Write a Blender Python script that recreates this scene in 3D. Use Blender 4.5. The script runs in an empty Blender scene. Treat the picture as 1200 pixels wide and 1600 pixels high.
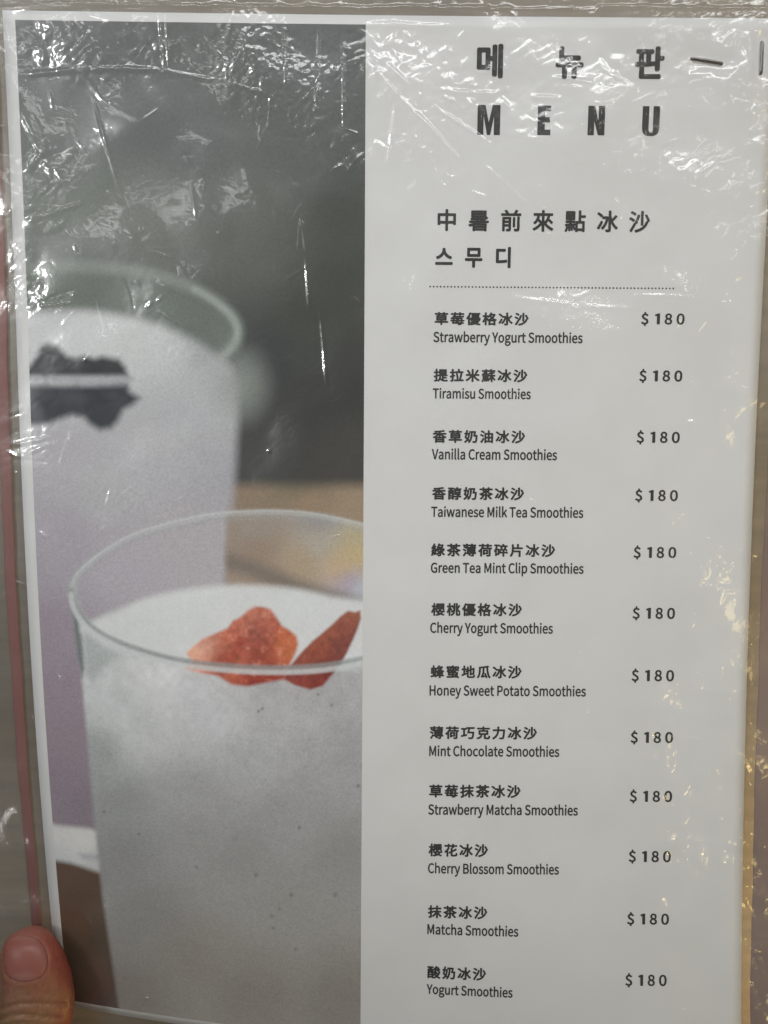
import bpy, bmesh, math, random, json
import numpy as np
from mathutils import Vector, Matrix
from mathutils.bvhtree import BVHTree

SC = bpy.context.scene
COL = SC.collection
rng = np.random.default_rng(11)

# ------------------------------------------------------------------ camera
# Page millimetres: x right 0..210, y down 0..297, h towards the viewer.
FPX, CX, CY = 1202.0, 600.0, 800.0
EUL = (0.0601831, -0.0052361, 0.0073267)
TR = np.array([1.053, 13.40012, 222.37794])
CURL = (12.35573, 0.384038, 0.783458, -0.445403, -2.311595)

def _rot(a, b, c):
    ca, sa, cb, sb, cc, sc = math.cos(a), math.sin(a), math.cos(b), math.sin(b), math.cos(c), math.sin(c)
    return np.array([[1,0,0],[0,ca,-sa],[0,sa,ca]]) @ np.array([[cb,0,sb],[0,1,0],[-sb,0,cb]]) @ np.array([[cc,-sc,0],[sc,cc,0],[0,0,1]])
RM = _rot(*EUL)
EYE = -RM.T @ TR
DG = np.diag([1.0, -1.0, -1.0])

def world(x, y, h):
    return np.stack([(np.asarray(x) - 105) / 1000, (148.5 - np.asarray(y)) / 1000, np.asarray(h) / 1000], -1)

cam = bpy.data.cameras.new('camera')
cam_o = bpy.data.objects.new('camera', cam)
COL.objects.link(cam_o)
cam.sensor_width = 36.0
cam.lens = 36.0 * FPX / 1600.0
cam.clip_start = 0.005
cam.clip_end = 60
M = Matrix((DG @ RM.T @ DG).tolist()).to_4x4()
M.translation = Vector((DG @ EYE / 1000).tolist())
cam_o.matrix_world = M
SC.camera = cam_o

# ------------------------------------------------------------------ light
wd = bpy.data.worlds.new('World')
SC.world = wd
wd.use_nodes = True
bg = wd.node_tree.nodes['Background']
bg.inputs[0].default_value = (0.92, 0.97, 1.0, 1)
bg.inputs[1].default_value = 0.085

def lamp(name, loc, target, size, size_y, power, color):
    L = bpy.data.lights.new(name, 'AREA')
    L.shape = 'RECTANGLE'; L.size = size; L.size_y = size_y
    L.energy = power; L.color = color
    o = bpy.data.objects.new(name, L); COL.objects.link(o)
    o.location = loc
    o.rotation_euler = (Vector(target) - Vector(loc)).to_track_quat('-Z', 'Y').to_euler()
    return o
lamp('ceiling_lamp', (0.06, 0.66, 0.56), (0.02, 0.1, 0), 0.85, 0.11, 3.1, (0.98, 0.99, 1.0))
lamp('streak_light', (0.05, 0.52, 0.52), (0, 0.1, 0), 0.5, 0.02, 0.35, (0.99, 1.0, 1.0))  # added narrow light, for bright streaks in the film
lamp('left_glint_light', (-0.80, 0.75, 0.90), (-0.2, 0.3, 0), 0.04, 1.2, 1.3, (0.97, 1.0, 0.98))  # added long light on the left, so upright creases glint
lamp('right_glint_light', (0.85, 0.85, 0.90), (0.2, 0.3, 0), 0.03, 1.2, 1.2, (1.0, 0.97, 0.90))  # added long light on the right, for the same glints
lamp('warm_lamp', (0.62, -0.10, 0.55), (0.05, 0, 0), 0.18, 0.18, 0.6, (1.0, 0.76, 0.30))
lamp('table_fill_light', (0.45, -0.38, -0.06), (0.2, -0.2, -0.22), 0.10, 0.10, 1.8, (1.0, 0.62, 0.14))  # added fill below the page, gilds the tabletop at lower right
def page_fill_spot(loc, target, power, cone, color):
    L = bpy.data.lights.new('page_fill_spot', 'SPOT'); L.energy = power; L.color = color
    L.spot_size = math.radians(cone); L.spot_blend = 1.0; L.shadow_soft_size = 0.10
    o = bpy.data.objects.new('page_fill_spot', L); COL.objects.link(o); o.location = loc
    o.rotation_euler = (Vector(target) - Vector(loc)).to_track_quat('-Z', 'Y').to_euler()
page_fill_spot((-0.95, 0.35, 1.15), (0.0, 0.035, 0), 43.0, 17.5, (0.98, 0.99, 0.985))  # added spot; its soft cone brightens mid page and fades towards the bottom
# small unseen lights added all round so the creased plastic glints
for sx, sy, sz, pw, cl in [(-0.9, 0.9, 1.1, 0.5, (1, .98, .94)), (-0.35, 1.25, 1.1, 0.5, (1, .98, .94)), (0.45, 1.2, 1.1, 0.5, (1, .97, .9)), (1.05, 0.75, 1.1, 0.5, (1, .95, .85)), (1.15, 0.1, 1.0, 0.45, (1, .86, .55)),
                           (-1.1, 0.2, 1.0, 0.4, (.97, .99, 1)), (0.80, -0.50, 0.8, 0.45, (1, .76, .32)), (-1.3, -0.9, 0.8, 0.4, (1, .98, .95)), (0.2, -1.4, 0.8, 0.4, (1, .95, .85))]:
    lamp('crease_glint_light', (sx, sy, sz), (0, 0, 0), 0.09, 0.09, pw, cl)

SC.view_settings.view_transform = 'Standard'
SC.view_settings.look = 'None'
SC.view_settings.exposure = 0
SC.view_settings.gamma = 1
SC.view_settings.use_curve_mapping = False
SC.render.engine = 'CYCLES'
SC.cycles.transparent_max_bounces = 16
SC.cycles.max_bounces = 8

# ------------------------------------------------------------------ the bent page
def zf(x, y):
    A, s0, th, B, C = CURL
    u = np.asarray(x) / 100.0 - 1.05; w = np.asarray(y) / 100.0 - 1.485
    s = -math.cos(th) * u + math.sin(th) * w
    t = np.maximum(0, s - s0)
    t = np.where(t > 1.45, np.sqrt(np.maximum(0, 2.9 * t - 2.1025)), t)   # the sheet straightens again past the corner
    return A * t * t + B * u * u + C * w * w

def surf(x, y, off=0.0):
    return world(x, y, -zf(x, y) + off)

def project(x, y, h):
    q = np.stack([np.asarray(x) - 105, np.asarray(y) - 148.5, -np.asarray(h) + 0 * np.asarray(x)], -1) @ RM.T + TR
    return FPX * q[..., 0] / q[..., 2] + CX, FPX * q[..., 1] / q[..., 2] + CY

def ray_at(px, py, h):
    d = RM.T @ np.array([(px - CX) / FPX, (py - CY) / FPX, 1.0])
    s = (-h - EYE[2]) / d[2]
    p = EYE + s * d
    return p[0] + 105, p[1] + 148.5

def page_at(px, py):
    h = 0.0
    for _ in range(25):
        x, y = ray_at(px, py, h)
        h = 0.5 * h - 0.5 * float(zf(x, y))
    return x, y

# ------------------------------------------------------------------ helpers
def link(name, me, mat=None, parent=None):
    o = bpy.data.objects.new(name, me)
    COL.objects.link(o)
    if mat is not None:
        me.materials.clear(); me.materials.append(mat)
    if parent is not None:
        o.parent = parent
    return o

def mesh_np(name, V, F, smooth=True):
    V = np.asarray(V, np.float32); F = np.asarray(F, np.int32)
    k = F.shape[1]
    me = bpy.data.meshes.new(name)
    me.vertices.add(len(V)); me.vertices.foreach_set('co', V.ravel())
    me.loops.add(F.size); me.loops.foreach_set('vertex_index', F.ravel())
    me.polygons.add(len(F)); me.polygons.foreach_set('loop_start', np.arange(0, F.size, k, dtype=np.int32))
    me.update(calc_edges=True)
    if smooth:
        me.polygons.foreach_set('use_smooth', np.ones(len(F), bool))
    me.validate()
    return me

def grid_faces(ny, nx):
    i = np.arange(ny * nx).reshape(ny, nx)
    return np.stack([i[1:, :-1], i[1:, 1:], i[:-1, 1:], i[:-1, :-1]], -1).reshape(-1, 4)

def set_color(me, rgb):
    a = me.color_attributes.new('Col', 'FLOAT_COLOR', 'POINT')
    c = np.ones((len(rgb), 4), np.float32); c[:, :3] = rgb
    a.data.foreach_set('color', c.ravel())

def lin(c):
    c = np.asarray(c, float) / 255.0
    return np.where(c <= 0.04045, c / 12.92, ((c + 0.055) / 1.055) ** 2.4)

class NT:
    def __init__(s, name):
        s.m = bpy.data.materials.new(name); s.m.use_nodes = True
        s.t = s.m.node_tree; s.b = s.t.nodes['Principled BSDF']; s.out = s.t.nodes['Material Output']
    def n(s, kind, **kw):
        x = s.t.nodes.new(kind)
        for k, v in kw.items():
            if k in x.inputs.keys(): x.inputs[k].default_value = v
            else: setattr(x, k, v)
        return x
    def l(s, a, b): s.t.links.new(a, b)
    def math(s, op, a, b=None):
        x = s.t.nodes.new('ShaderNodeMath'); x.operation = op
        for i, v in enumerate((a, b)):
            if v is None: continue
            if hasattr(v, 'is_linked'): s.l(v, x.inputs[i])
            else: x.inputs[i].default_value = v
        return x.outputs[0]

def principled(name, col, rough=0.5, spec=0.5, metal=0.0):
    k = NT(name)
    k.b.inputs['Base Color'].default_value = (*col, 1)
    k.b.inputs['Roughness'].default_value = rough
    k.b.inputs['Specular IOR Level'].default_value = spec
    k.b.inputs['Metallic'].default_value = metal
    return k

def mottled(name, c1, c2, scale, rough=0.5, spec=0.3, bump=0.0, detail=6, stretch=(1, 1, 1)):
    k = principled(name, c1, rough, spec)
    tc = k.n('ShaderNodeTexCoord'); mp = k.n('ShaderNodeMapping'); mp.inputs['Scale'].default_value = stretch
    k.l(tc.outputs['Object'], mp.inputs[0])
    nz = k.n('ShaderNodeTexNoise', Scale=scale, Detail=detail)
    k.l(mp.outputs[0], nz.inputs['Vector'])
    rp = k.n('ShaderNodeValToRGB')
    rp.color_ramp.elements[0].position = 0.3; rp.color_ramp.elements[1].position = 0.7
    rp.color_ramp.elements[0].color = (*c1, 1); rp.color_ramp.elements[1].color = (*c2, 1)
    k.l(nz.outputs[0], rp.inputs[0]); k.l(rp.outputs[0], k.b.inputs['Base Color'])
    if bump:
        b = k.n('ShaderNodeBump', Strength=bump, Distance=0.0005)
        k.l(nz.outputs[0], b.inputs['Height']); k.l(b.outputs[0], k.b.inputs['Normal'])
    return k.m

# ------------------------------------------------------------------ materials
def film_material(name, veil, rough, tint=(0.985, 0.985, 0.98)):
    k = NT(name)
    k.t.nodes.remove(k.b)
    geo = k.n('ShaderNodeNewGeometry')
    # fine scuffs as bump on top of the modelled creases
    tc = k.n('ShaderNodeTexCoord')
    n1 = k.n('ShaderNodeTexNoise', Scale=900.0, Detail=3.0)
    k.l(tc.outputs['Object'], n1.inputs['Vector'])
    bp = k.n('ShaderNodeBump', Strength=0.10, Distance=0.0004)
    k.l(n1.outputs[0], bp.inputs['Height'])
    dot = k.n('ShaderNodeVectorMath', operation='DOT_PRODUCT')
    k.l(bp.outputs[0], dot.inputs[0]); k.l(geo.outputs['Incoming'], dot.inputs[1])
    c = k.math('ABSOLUTE', dot.outputs['Value'])
    c = k.math('MINIMUM', c, 1.0)
    p = k.math('POWER', k.math('SUBTRACT', 1.0, c), 5.0)
    fr = k.math('ADD', k.math('MULTIPLY', p, 0.92), 0.075)
    tr = k.n('ShaderNodeBsdfTransparent'); tr.inputs[0].default_value = (*tint, 1)
    df = k.n('ShaderNodeBsdfDiffuse'); df.inputs[0].default_value = (0.85, 0.86, 0.85, 1)
    ga = k.n('ShaderNodeBsdfGlossy', Roughness=rough); gb = k.n('ShaderNodeBsdfGlossy', Roughness=0.30)
    k.l(bp.outputs[0], ga.inputs['Normal'])
    gl = k.n('ShaderNodeMixShader'); gl.inputs[0].default_value = 0.48
    k.l(ga.outputs[0], gl.inputs[1]); k.l(gb.outputs[0], gl.inputs[2])
    m1 = k.n('ShaderNodeMixShader'); m2 = k.n('ShaderNodeMixShader')
    n2 = k.n('ShaderNodeTexNoise', Scale=22.0, Detail=5.0)
    k.l(tc.outputs['Object'], n2.inputs['Vector'])
    k.l(k.math('MULTIPLY', n2.outputs[0], veil * 2), m1.inputs[0])
    k.l(tr.outputs[0], m1.inputs[1]); k.l(df.outputs[0], m1.inputs[2])
    k.l(fr, m2.inputs[0]); k.l(m1.outputs[0], m2.inputs[1]); k.l(gl.outputs[0], m2.inputs[2])
    k.l(m2.outputs[0], k.out.inputs['Surface'])
    return k.m
FILM = film_material('clear_film', 0.02, 0.075)
BACKFILM = film_material('cloudy_film', 0.10, 0.2, (0.93, 0.92, 0.90))
def paper_waves(m):
    t = m.node_tree; b = t.nodes['Principled BSDF']
    tc = t.nodes.new('ShaderNodeTexCoord'); n = t.nodes.new('ShaderNodeTexNoise'); n.inputs['Scale'].default_value = 20.0; n.inputs['Detail'].default_value = 2.0
    u = t.nodes.new('ShaderNodeBump'); u.inputs['Strength'].default_value = 0.5; u.inputs['Distance'].default_value = 0.003
    t.links.new(tc.outputs['Object'], n.inputs['Vector']); t.links.new(n.outputs[0], u.inputs['Height'])
    fine = next(l.from_node for l in t.links if l.to_socket == b.inputs['Normal'])
    t.links.new(u.outputs[0], fine.inputs['Normal'])
    return m
PAPER = paper_waves(mottled('paper', (0.66, 0.662, 0.668), (0.685, 0.688, 0.695), 60, 0.6, 0.25, 0.05))
INK = principled('black_ink', (0.022, 0.022, 0.021), 0.55, 0.3).m
STEEL = principled('staple_steel', (0.22, 0.21, 0.20), 0.35, 0.5, 1.0).m
MAROON = mottled('maroon_binding', (0.19, 0.078, 0.07), (0.24, 0.105, 0.095), 40, 0.55, 0.3, 0.1)
ROSE = mottled('rose_binding', (0.19, 0.095, 0.075), (0.24, 0.125, 0.10), 60, 0.5, 0.4, 0.2)
TABLE = mottled('table_wood', (0.15, 0.115, 0.07), (0.23, 0.18, 0.115), 14, 0.45, 0.4, 0.1, stretch=(1, 9, 1))

def color_attr_material(name, rough, spec, grain=0.0, sss=0.0):
    k = principled(name, (0.5, 0.5, 0.5), rough, spec)
    a = k.n('ShaderNodeVertexColor', layer_name='Col')
    src = a.outputs[0]
    if grain:
        tc = k.n('ShaderNodeTexCoord'); nz = k.n('ShaderNodeTexNoise', Scale=1500.0, Detail=2.0)
        k.l(tc.outputs['Object'], nz.inputs['Vector'])
        mx = k.n('ShaderNodeMix', data_type='RGBA', blend_type='OVERLAY')
        mx.inputs[0].default_value = grain
        k.l(src, mx.inputs[6]); k.l(nz.outputs[0], mx.inputs[7]); src = mx.outputs[2]
    k.l(src, k.b.inputs['Base Color'])
    if sss:
        k.b.inputs['Subsurface Weight'].default_value = sss
        k.b.inputs['Subsurface Radius'].default_value = (1.0, 0.35, 0.2)
        k.b.inputs['Subsurface Scale'].default_value = 0.002
    return k
PRINT = color_attr_material('colour_print', 0.5, 0.3, 0.22).m
SKIN_K = color_attr_material('skin', 0.42, 0.4, 0.0, 0.25)
_tc = SKIN_K.n('ShaderNodeTexCoord'); _v = SKIN_K.n('ShaderNodeTexVoronoi', Scale=1500.0); _b = SKIN_K.n('ShaderNodeBump', Strength=0.25, Distance=0.0002)
SKIN_K.l(_tc.outputs['Object'], _v.inputs['Vector']); SKIN_K.l(_v.outputs[0], _b.inputs['Height']); SKIN_K.l(_b.outputs[0], SKIN_K.b.inputs['Normal'])
SKIN = SKIN_K.m
NAIL = color_attr_material('fingernail', 0.42, 0.35, 0.0, 0.1).m

# ------------------------------------------------------------------ the setting
tb = mesh_np('tabletop', [(-4, -4, -0.22), (4, -4, -0.22), (4, 4, -0.22), (-4, 4, -0.22)], [(0, 1, 2, 3)], False)
t_o = link('tabletop', tb, TABLE)
t_o['kind'] = 'structure'
t_o['label'] = 'blurred golden brown wooden tabletop far behind the menu'
t_o['category'] = 'tabletop'

# ------------------------------------------------------------------ the menu
menu = bpy.data.objects.new('menu', None)
COL.objects.link(menu)
menu.location = (0, 0, 0)
menu['label'] = 'smoothie menu page with drink photo and price list in a crinkled clear plastic sleeve'
menu['category'] = 'menu'

def bent_grid(name, x0, x1, y0, y1, step, off, mat, parent, fn=None):
    nx = max(2, int(round((x1 - x0) / step)) + 1); ny = max(2, int(round((y1 - y0) / step)) + 1)
    X, Y = np.meshgrid(np.linspace(x0, x1, nx), np.linspace(y0, y1, ny))
    H = off if fn is None else fn(X, Y)
    me = mesh_np(name, surf(X, Y, H).reshape(-1, 3), grid_faces(ny, nx))
    return link(name, me, mat, parent), X, Y

# the sheet has a real thickness: front, back and rim
def slab(name, x0, x1, y0, y1, step, top, bottom, mat, parent):
    nx = max(2, int(round((x1 - x0) / step)) + 1); ny = max(2, int(round((y1 - y0) / step)) + 1)
    X, Y = np.meshgrid(np.linspace(x0, x1, nx), np.linspace(y0, y1, ny))
    V = np.concatenate([surf(X, Y, top).reshape(-1, 3), surf(X, Y, bottom).reshape(-1, 3)])
    F = grid_faces(ny, nx); n = nx * ny
    i = np.arange(n).reshape(ny, nx)
    ring = np.concatenate([i[0, :], i[1:, -1], i[-1, -2::-1], i[-2:0:-1, 0]])
    nxt = np.roll(ring, -1)
    S = np.stack([ring, nxt, nxt + n, ring + n], -1)
    me = mesh_np(name, V, np.concatenate([F, F[:, ::-1] + n, S]), False)
    return link(name, me, mat, parent)
sheet = slab('sheet', 0, 210, 0, 297, 3.0, 0.0, -0.18, PAPER, menu)

# ------------------------------------------------------------------ the printed drink photo (a flat print, coloured vertex by vertex)
XB = 97.9
print_o, PX, PY = bent_grid('printed_photo', 3.3, XB, 2.4, 294.6, 0.27, 0.045, PRINT, sheet)

def value_noise(shape, cell, seed):
    r = np.random.default_rng(seed)
    ny, nx = shape; gy, gx = int(ny / cell) + 3, int(nx / cell) + 3
    g = r.random((gy, gx))
    yy = np.arange(ny) / cell; xx = np.arange(nx) / cell
    y0 = yy.astype(int); x0 = xx.astype(int)
    fy = yy - y0; fx = xx - x0
    fy = (fy * fy * (3 - 2 * fy))[:, None]; fx = (fx * fx * (3 - 2 * fx))[None, :]
    a = g[np.ix_(y0, x0)]; b = g[np.ix_(y0, x0 + 1)]; c = g[np.ix_(y0 + 1, x0)]; d = g[np.ix_(y0 + 1, x0 + 1)]
    return (a * (1 - fx) + b * fx) * (1 - fy) + (c * (1 - fx) + d * fx) * fy

def fbm(shape, cell, seed, octs=4):
    t = 0; w = 1; s = 0
    for i in range(octs):
        t = t + w * value_noise(shape, max(1.5, cell / 2 ** i), seed + i); s += w; w *= 0.55
    return t / s

def smooth(e0, e1, x):
    t = np.clip((x - e0) / (e1 - e0), 0, 1)
    return t * t * (3 - 2 * t)

def seg_dist(U, V, a, b):
    ax, ay = a; bx, by = b
    dx, dy = bx - ax, by - ay
    t = np.clip(((U - ax) * dx + (V - ay) * dy) / (dx * dx + dy * dy + 1e-9), 0, 1)
    return np.hypot(U - ax - t * dx, V - ay - t * dy)

def poly_sdf(U, V, P):
    d = np.full(U.shape, 1e9); ins = np.zeros(U.shape, bool)
    n = len(P)
    for i in range(n):
        a, b = P[i], P[(i + 1) % n]
        d = np.minimum(d, seg_dist(U, V, a, b))
        if a[1] != b[1]:
            c = ((a[1] > V) != (b[1] > V)) & (U < (b[0] - a[0]) * (V - a[1]) / (b[1] - a[1]) + a[0])
            ins ^= c
    return np.where(ins, -d, d)

def line_dist(U, V, P):
    d = np.full(U.shape, 1e9)
    for a, b in zip(P[:-1], P[1:]):
        d = np.minimum(d, seg_dist(U, V, a, b))
    return d

def spline(P, n=8, closed=False):
    P = np.asarray(P, float); m = len(P); out = []
    rng_ = range(m if closed else m - 1)
    for i in rng_:
        p0 = P[(i - 1) % m] if closed or i > 0 else P[0]
        p1 = P[i]; p2 = P[(i + 1) % m]
        p3 = P[(i + 2) % m] if closed or i + 2 < m else P[-1]
        for k in range(n):
            t = k / n
            out.append(0.5 * ((2 * p1) + (-p0 + p2) * t + (2 * p0 - 5 * p1 + 4 * p2 - p3) * t * t + (-p0 + 3 * p1 - 3 * p2 + p3) * t ** 3))
    if not closed: out.append(P[-1])
    return [tuple(p) for p in out]

def blend(U, V, pts, power=3.0):
    num = np.zeros(U.shape + (3,)); den = np.zeros(U.shape)
    for (x, y, c) in pts:
        w = 1.0 / (((U - x) ** 2 + ((V - y)) ** 2) + 400.0) ** (power / 2)
        num += w[..., None] * lin(c); den += w
    return num / den[..., None]

U, V = project(PX, PY, -zf(PX, PY))
shp = U.shape
img = blend(U, V, [(60, 80, (100, 102, 102)), (200, 180, (94, 97, 97)), (60, 330, (112, 117, 110)), (150, 310, (105, 110, 103)), (250, 330, (106, 110, 104)),
    (400, 330, (92, 95, 90)), (540, 330, (72, 74, 70)), (300, 230, (92, 95, 94)), (450, 200, (90, 93, 91)), (480, 100, (96, 99, 98)), (560, 60, (90, 93, 92)),
    (60, 420, (108, 112, 110)), (480, 500, (66, 68, 62)), (420, 560, (56, 60, 61)), (540, 600, (60, 61, 58)), (420, 700, (64, 64, 62)), (540, 720, (70, 68, 64)),
    (540, 450, (66, 68, 62)), (400, 400, (88, 92, 86)), (480, 640, (60, 60, 59)), (100, 250, (100, 104, 102))])

def over(col, m):
    global img
    col = np.asarray(col, float)
    if col.ndim == 1 and col.max() > 1.5: col = lin(col)
    img = img * (1 - m[..., None]) + col * m[..., None]
def fill(col, P, soft, a=1.0, grow=0.0):
    d = poly_sdf(U, V, P)
    over(col, a * smooth(soft, -soft, d - grow))
def stroke(col, P, w, soft, a=1.0):
    d = line_dist(U, V, P)
    over(col, a * smooth(w + soft, max(0, w - soft), d))

# table seen behind the cups
over(blend(U, V, [(380, 770, (134, 117, 99)), (480, 785, (145, 125, 104)), (560, 790, (146, 129, 108)), (470, 755, (108, 104, 86))]), smooth(744, 772, V) * smooth(340, 360, U))
# back cup: glass interior, rim, milk
inter = spline([(20, 430), (150, 432), (260, 450), (330, 480), (362, 515), (355, 550), (300, 560), (20, 560)], 6, True)
fill((100, 107, 100), inter, 9)
over(lin((124, 130, 124)), 0.7 * smooth(70, 0, np.hypot((U - 376) / 1.0, (V - 600) / 1.2)))
rim = spline([(10, 424), (80, 416), (150, 417), (225, 426), (290, 446), (340, 474), (368, 505), (367, 535), (345, 560)], 8)
stroke((126, 133, 126), rim, 9.5, 9, 0.85)
stroke((152, 160, 154), [p for p in rim if p[0] > 300], 5, 5, 0.6)
bodycol = blend(U, V, [(60, 510, (188, 190, 190)), (150, 530, (190, 192, 191)), (200, 530, (185, 187, 186)), (260, 570, (178, 180, 180)), (300, 640, (168, 169, 171)), (330, 600, (160, 163, 163)), (200, 720, (164, 163, 166)), (110, 720, (168, 166, 170)), (160, 760, (162, 162, 163)),
    (330, 740, (156, 155, 159)), (100, 850, (156, 151, 158)), (300, 850, (163, 158, 160)), (80, 1000, (143, 133, 142)), (90, 1100, (137, 126, 134)), (110, 1160, (132, 121, 128)), (90, 1220, (128, 116, 126)), (130, 1260, (124, 114, 122)), (340, 560, (152, 156, 155)), (200, 880, (162, 157, 162))])
body = spline([(10, 492), (90, 486), (150, 487), (230, 502), (300, 530), (340, 556), (362, 575), (371, 605), (372, 650)], 6) + [(366, 760), (357, 860), (352, 960), (352, 1100), (175, 1300), (10, 1300)]
fill(bodycol, body, 12)
nz1 = fbm(shp, 60, 5, 4)
over(lin((188, 189, 190)), 0.3 * smooth(0.4, 0.75, nz1) * smooth(12, -12, poly_sdf(U, V, body)) * smooth(900, 620, V))
fill((42, 45, 48), [(40, 580), (58, 556), (64, 541), (76, 535), (90, 541), (104, 556), (118, 561), (132, 556), (148, 560), (160, 557), (186, 562), (196, 574), (200, 588), (40, 588)], 8)
fill((44, 48, 53), [(40, 602), (120, 603), (199, 601), (203, 612), (218, 622), (208, 632), (193, 640), (184, 658), (174, 669), (156, 672), (142, 664), (130, 652), (112, 648), (94, 655), (76, 662), (40, 664)], 9)
over(lin((66, 69, 75)), 0.3 * smooth(0.45, 0.7, fbm(shp, 16, 211, 3)) * smooth(0, -10, poly_sdf(U, V, [(40, 545), (195, 560), (215, 622), (160, 665), (40, 660)])))
over(lin((72, 74, 84)), 0.45 * smooth(16, 0, np.hypot((U - 120) / 2.2, V - 622)) + 0.35 * smooth(12, 0, np.hypot((U - 176) / 1.5, V - 618)))
over(lin((120, 123, 130)), 0.4 * smooth(20, 0, np.hypot((U - 56), (V - 646) / 1.3)))
stroke((142, 145, 150), [(30, 591), (100, 594), (160, 596), (206, 592)], 2.5, 5.5, 0.6)

over(lin((140, 146, 140)), 0.55 * smooth(66, 0, np.hypot((U - 372) / 1.0, (V - 604) / 1.25)))
# plate and floor at the lower left
over(blend(U, V, [(100, 1370, (86, 69, 57)), (120, 1410, (81, 63, 51)), (130, 1450, (80, 65, 54)), (140, 1478, (66, 60, 50)), (150, 1510, (82, 69, 61)), (170, 1540, (76, 62, 55)), (140, 1560, (72, 58, 52))]), smooth(1335, 1350, V - 0.16 * (U - 80)) * smooth(330, 200, U))
fill(blend(U, V, [(100, 1305, (188, 187, 183)), (130, 1318, (190, 189, 185)), (150, 1345, (166, 168, 167)), (95, 1335, (174, 178, 177))]), spline([(30, 1284), (95, 1290), (165, 1304), (170, 1362), (110, 1348), (30, 1330)], 5, True), 6)
fill((138, 142, 146), [(122, 1333), (160, 1336), (160, 1345), (130, 1342)], 5, 0.6)

# front cup: what shows through the glass above the milk
ell = spline([(111, 925), (125, 893), (160, 864), (210, 836), (280, 815), (350, 803), (430, 800), (500, 806), (575, 822), (640, 860), (660, 930), (575, 1032), (520, 1042), (460, 1047), (380, 1046), (290, 1036), (230, 1022), (180, 1004), (140, 980), (117, 950)], 5, True)
behind = blend(U, V, [(400, 825, (140, 128, 114)), (500, 815, (135, 130, 126)), (500, 845, (160, 154, 138)), (560, 868, (182, 160, 112)), (535, 888, (180, 155, 112)), (545, 908, (158, 146, 162)), (566, 920, (172, 178, 184)), (420, 908, (146, 128, 106)), (400, 860, (136, 117, 97)), (470, 880, (158, 140, 112)), (560, 840, (166, 156, 122))], 4)
m_tan = smooth(346, 362, U) * smooth(4, -4, poly_sdf(U, V, ell))
over(behind, m_tan)
over(lin((100, 90, 78)), 0.8 * m_tan * smooth(26, 0, line_dist(U, V, [(340, 872), (400, 892), (470, 920), (575, 952)])))
fill((185, 184, 190), ell, 3, 0.10)
# outside of the front cup
cup = [(111, 925), (117, 950), (140, 980), (180, 1004), (230, 1022), (290, 1036), (380, 1046), (460, 1047), (520, 1042), (600, 1025), (600, 1700), (200, 1700), (186, 1575), (160, 1400), (148, 1290), (128, 1060), (120, 1000)]
nz2 = fbm(shp, 90, 31, 5)
cupcol = blend(U, V, [(160, 1010, (172, 175, 174)), (250, 1060, (178, 179, 178)), (290, 1080, (170, 170, 171)), (460, 1100, (145, 144, 143)), (540, 1090, (146, 146, 146)), (180, 1100, (168, 171, 170)), (330, 1120, (166, 166, 167)), (150, 1180, (136, 139, 138)), (220, 1150, (168, 170, 168)),
    (400, 1190, (148, 148, 149)), (540, 1200, (138, 138, 138)), (190, 1260, (128, 130, 129)), (300, 1250, (138, 138, 138)), (300, 1300, (127, 127, 125)), (450, 1280, (131, 131, 130)), (200, 1340, (119, 119, 118)), (380, 1340, (124, 124, 122)), (540, 1340, (122, 121, 118)),
    (220, 1430, (116, 115, 112)), (460, 1420, (123, 122, 118)), (300, 1500, (114, 110, 104)), (540, 1560, (104, 100, 95)), (210, 1560, (106, 101, 96)), (400, 1560, (108, 104, 98))])
froth = 0.55 * fbm(shp, 7, 311, 3) + 0.45 * fbm(shp, 28, 317, 3)
cupcol = cupcol * (1.13 + 0.13 * np.clip((1180 - V) / 150, 0, 1) + 0.32 * (froth - 0.5) * smooth(1330, 1040, V) + 0.14 * (froth - 0.5))[..., None]
cupcol = cupcol * (0.975 + 0.05 * nz2)[..., None]
fill(cupcol, cup, 5)
over(lin((200, 202, 202)), 0.30 * smooth(0.45, 0.75, nz2) * smooth(4, -4, poly_sdf(U, V, cup)) * smooth(1240, 1060, V))
fill((74, 84, 82), [(113, 946), (122, 968), (129, 1000), (132, 1045), (128, 1058), (122, 1030), (116, 985)], 4.5, 0.8)
fill((140, 147, 145), [(128, 975), (150, 1000), (190, 1024), (165, 1040), (145, 1065), (134, 1050)], 9, 0.6)
# milk surface
milk = spline([(128, 985), (150, 968), (185, 953), (230, 934), (290, 921), (370, 914), (450, 918), (520, 932), (600, 952), (600, 1030), (460, 1044), (380, 1043), (290, 1033), (230, 1019), (180, 1001)], 5, True)
nz3 = fbm(shp, 45, 77, 4)
fill(lin((198, 200, 198)) * (0.96 + 0.08 * nz3 + 0.08 * (froth - 0.5))[..., None], milk, 8)
over(lin((170, 176, 178)), 0.10 * smooth(0.45, 0.75, nz3) * smooth(4, -4, poly_sdf(U, V, milk)))
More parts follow.
